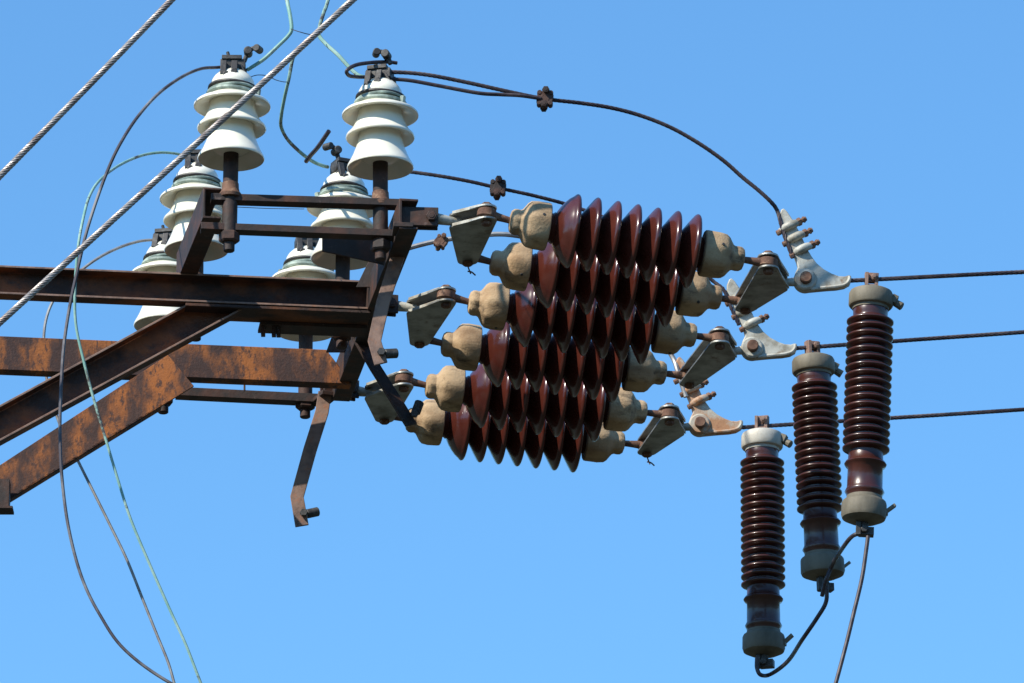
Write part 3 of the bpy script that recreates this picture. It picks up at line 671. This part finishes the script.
wire('slack_wire', [(190, 158, 16.36), (178, 154, 16.33), (160, 152.5, 16.3), (140, 156, 16.25), (118, 166, 16.1), (100, 180, 15.9), (90, 195, 15.75), (84, 215, 15.65), (78, 248, 15.6), (75, 290, 15.6), (76, 325, 15.6), (84, 362, 15.6), (94, 400, 15.6), (106, 440, 15.6),
      (118, 480, 15.6), (131, 520, 15.6), (150, 565, 15.6), (170, 610, 15.6), (186, 645, 15.6), (202, 686, 15.6), (225, 740, 15.6), (262, 850, 15.6), (310, 1050, 15.6)], 0.0037, M['copper'], 'green copper wire curving off the half hidden pin insulator and dropping past the braces', G)
wire('slack_wire', [(160, 241, 16.93), (150, 240, 16.93), (136, 242, 16.92), (118, 248, 16.9), (100, 257, 16.88), (84, 268, 16.87), (65, 285, 16.87), (52, 303, 16.87), (45, 325, 16.87), (44, 352, 16.87), (48, 385, 16.87), (60, 425, 16.87), (76, 457, 16.87), (92, 489, 16.87), (110, 525, 16.87),
      (127, 560, 16.87), (143, 600, 16.87), (157, 635, 16.87), (168, 662, 16.87), (175, 686, 16.87), (190, 740, 16.87), (220, 870, 16.87), (262, 1060, 16.87)], 0.0040, M['grey_rod'], 'grey wire from the farthest left insulator passing behind both beams', G)
G = 'green copper leads coming down to the insulator crowns'
wire('copper_lead', [(247, 70, 15.74), (252, 67, 15.74), (264, 59, 15.75), (278, 46, 15.76), (288, 36, 15.77), (291.5, 29, 15.77), (290, 15, 15.78), (287, 0, 15.8), (278, -50, 15.85), (262, -170, 16), (250, -360, 16.2)], 0.0050, M['copper'], 'green copper lead meeting the left front insulator crown from the right', G)
wire('copper_lead', [(364, 77, 15.78), (358, 75, 15.78), (350, 68, 15.79), (338, 55, 15.8), (326, 44, 15.82), (319, 35, 15.83), (320, 25, 15.83), (324, 12, 15.84), (328, 0, 15.85), (340, -50, 15.9), (366, -170, 16), (400, -360, 16.2)], 0.0050, M['copper'], 'green copper lead dropping onto the crown with two black wires', G)
wire('copper_lead', [(328, 167, 16.42), (322, 165.5, 16.4), (312, 161, 16.38), (300, 152, 16.3), (288, 140, 16.2), (281.5, 128, 16.1), (281, 118, 16.05), (284, 100, 16.0), (289, 78, 15.95), (293.8, 56, 15.93), (304, 43, 15.93), (330, 19, 15.95), (372, -22, 16.0), (450, -100, 16.1), (590, -240, 16.2)], 0.0047, M['copper'], 'green copper lead bending down to the insulator behind the bars', G)
wire('tie_wire', [(291, 29, 15.75), (300, 32, 15.72), (310, 34.5, 15.74), (319, 35, 15.8)], 0.0012, M['darkwire'], 'hair thin wire tying the two green leads together', cat='wire')
wire('tie_wire', [(250, 77, 15.74), (258, 75, 15.74), (268, 76, 15.78), (276, 80, 15.85), (286, 82, 15.95), (290, 79, 15.95)], 0.0011, M['darkwire'], 'hair thin wire between the front left insulator and the drooping green lead')
wire('tie_wire', [(236, 207, 15.9), (270, 208.5, 16.0), (304, 209, 16.3)], 0.0010, M['darkwire'], 'hair thin wire stretched between the two thin bars')
wire('spare_wire_end', [(306, 161.5, 16.33), (311, 155, 16.3), (318, 147, 16.25), (329, 131, 16.2)], 0.0060, M['darkwire'], 'short black wire end sticking up beside the rear insulator crown', n=6)
wire('loop_wire', [(397, 63, 15.8), (388, 62, 15.79), (372, 62.5, 15.74), (356, 65, 15.7), (347, 70.5, 15.68), (349, 75.5, 15.7), (358, 77, 15.73), (366, 77, 15.76)], 0.0050, M['darkwire'], 'black wire looped round the crown of the right front insulator')
G = 'jumper wires looping over to the strain clamps'
tt0 = (779, 210)
wire('jumper_wire', [(390, 72, 15.77), (412, 73, 15.77), (435, 76, 15.77), (470, 83, 15.78), (510, 92, 15.79), (545, 99, 15.8), (580, 103, 15.82), (612, 108, 15.84), (642, 116, 15.86), (672, 128, 15.87), (700, 144, 15.88), (724, 161, 15.89), (742, 177, 15.9), (758, 190, 15.9), (770, 201, 15.9), (777, 210, cl[0][2] - .008), (781, 224, cl[0][2] - .012), (786, 240, cl[0][2] - .012), (793, 258, cl[0][2] - .012)],
     0.0058, M['darkwire'], 'long black jumper wire arching over the stack to the topmost clamp', G, st=0.04)
wire('jumper_wire', [(390, 79, 15.77), (410, 80.5, 15.77), (440, 86, 15.77), (478, 93, 15.77), (500, 94.5, 15.78), (520, 95.5, 15.78), (541, 98.5, 15.79)], 0.0052, M['darkwire'], 'short black wire just under the arching jumper, joining it at the star clamp', G)
wire('jumper_wire', [(345, 165, 16.42), (380, 168, 16.42), (412, 172, 16.42), (440, 176, 16.42), (470, 181.5, 16.43), (498, 188, 16.44), (535, 196, 16.46), (575, 207, 16.5), (625, 226, 16.5), (670, 250, 16.5), (700, 271, cl[1][2]), (716, 283.5, cl[1][2]), (724, 290, cl[1][2] - .01), (730, 305, cl[1][2] - .012), (739, 325, cl[1][2] - .012)],
     0.0055, M['darkwire'], 'black jumper wire passing behind the topmost brown insulator', G, st=0.04)
wire('jumper_wire', [(318, 254, 16.99), (350, 262, 17.0), (378, 259, 17.0), (403, 250, 17.0), (420, 245, 17.0), (438, 241, 17.0), (470, 236.5, 17.0), (512, 235, 17.0), (570, 250, 17.05), (620, 285, 17.05), (655, 330, cl[2][2]), (673, 358, cl[2][2]), (678, 372, cl[2][2] - .012), (686, 397, cl[2][2] - .012)],
     0.0070, M['grey_rod'], 'grey jumper wire running out behind the top left yoke', G)
G = 'star shaped wire connectors'
def connector(px, py, Y, label, m):
    p = PY(px, py, Y); t = thing('wire_connector', p, label, 'connector', G); bm = bmesh.new()
    box(bm, (0, 0, 0), 0.040, 0.020, 0.024, Matrix.Rotation(R(12), 3, 'Y'))
    box(bm, (0, 0, 0), 0.022, 0.022, 0.044, Matrix.Rotation(R(12), 3, 'Y'))
    for a_ in (0, 1, 2, 3): 
        q = Vector((math.cos(a_ * math.pi / 2 + 0.75), 0, math.sin(a_ * math.pi / 2 + 0.75))) * 0.020; cyl(bm, q - Yv * 0.012, q + Yv * 0.012, 0.0065, seg=10)
    finish('connector_plate', bm, m, t, world=False, bev=0.002)
    bm = bmesh.new(); bolt(bm, (0.002, 0, 0.019), Yv, 0.0095, 0.045); finish('bolt', bm, m, t, world=False); bm = bmesh.new(); bolt(bm, (-0.003, 0, -0.019), Yv, 0.0095, 0.045); finish('bolt', bm, m, t, world=False); return t
c0 = connector(545, 99, 15.8, 'star shaped connector on the arching jumper, high against open sky', M['dark'])
dup(c0, PY(498, 188, 16.44), 'star shaped connector on the lower black jumper, above the left cap')
c2 = connector(441, 242, 16.99, 'rusty connector on the grey jumper beside the top left yoke', M['rod']); c2.rotation_euler = (0, R(25), 0); c2.scale = (0.8, 0.9, 0.8)

# arrester leads
G = 'thin earth leads under the arresters'
def lead(P, label, r=0.0056):
    bm = bmesh.new(); tube(bm, P, r, 8, 8); single('earth_lead', bm, M['darkwire'], label, 'wire', G, origin=P[0])
Y1, Y2, Y3 = cl[0][2], cl[1][2], cl[2][2]
b3 = abot(2); b2 = abot(1); b1 = abot(0)
lead([PY(757, 657, Y3 - .03), PY(757, 668, Y3 - .03), PY(761, 675, Y3 - .03), PY(771, 674, Y3), PY(788, 661, Y3 - .15), PY(802, 640, Y2 + .1), PY(817, 618, Y2 + .02), PY(826, 602, Y2), PY(826.5, 586, Y2 - .01)], 'black lead curving up from the lowest arrester to the middle one')
lead([PY(822, 596, Y2 - .03), PY(826, 580, Y2 - .06), PY(834, 562, Y2 - .1), PY(844, 546, Y1 + .1), PY(852, 536.5, Y1 + .02), PY(860, 533, Y1)], 'short black lead crossing the middle arrester foot up to the right arrester')
lead([PY(868, 536, Y1 - .01), PY(866.5, 548, Y1 - .01), PY(862, 578, Y1 - .01), PY(854, 612, Y1 - .01), PY(846, 645, Y1 - .01), PY(835, 686, Y1 - .01), PY(818, 745, Y1), PY(780, 900, Y1), PY(730, 1120, Y1)], 'earth lead running straight down out of view under the right arrester', 0.0052)
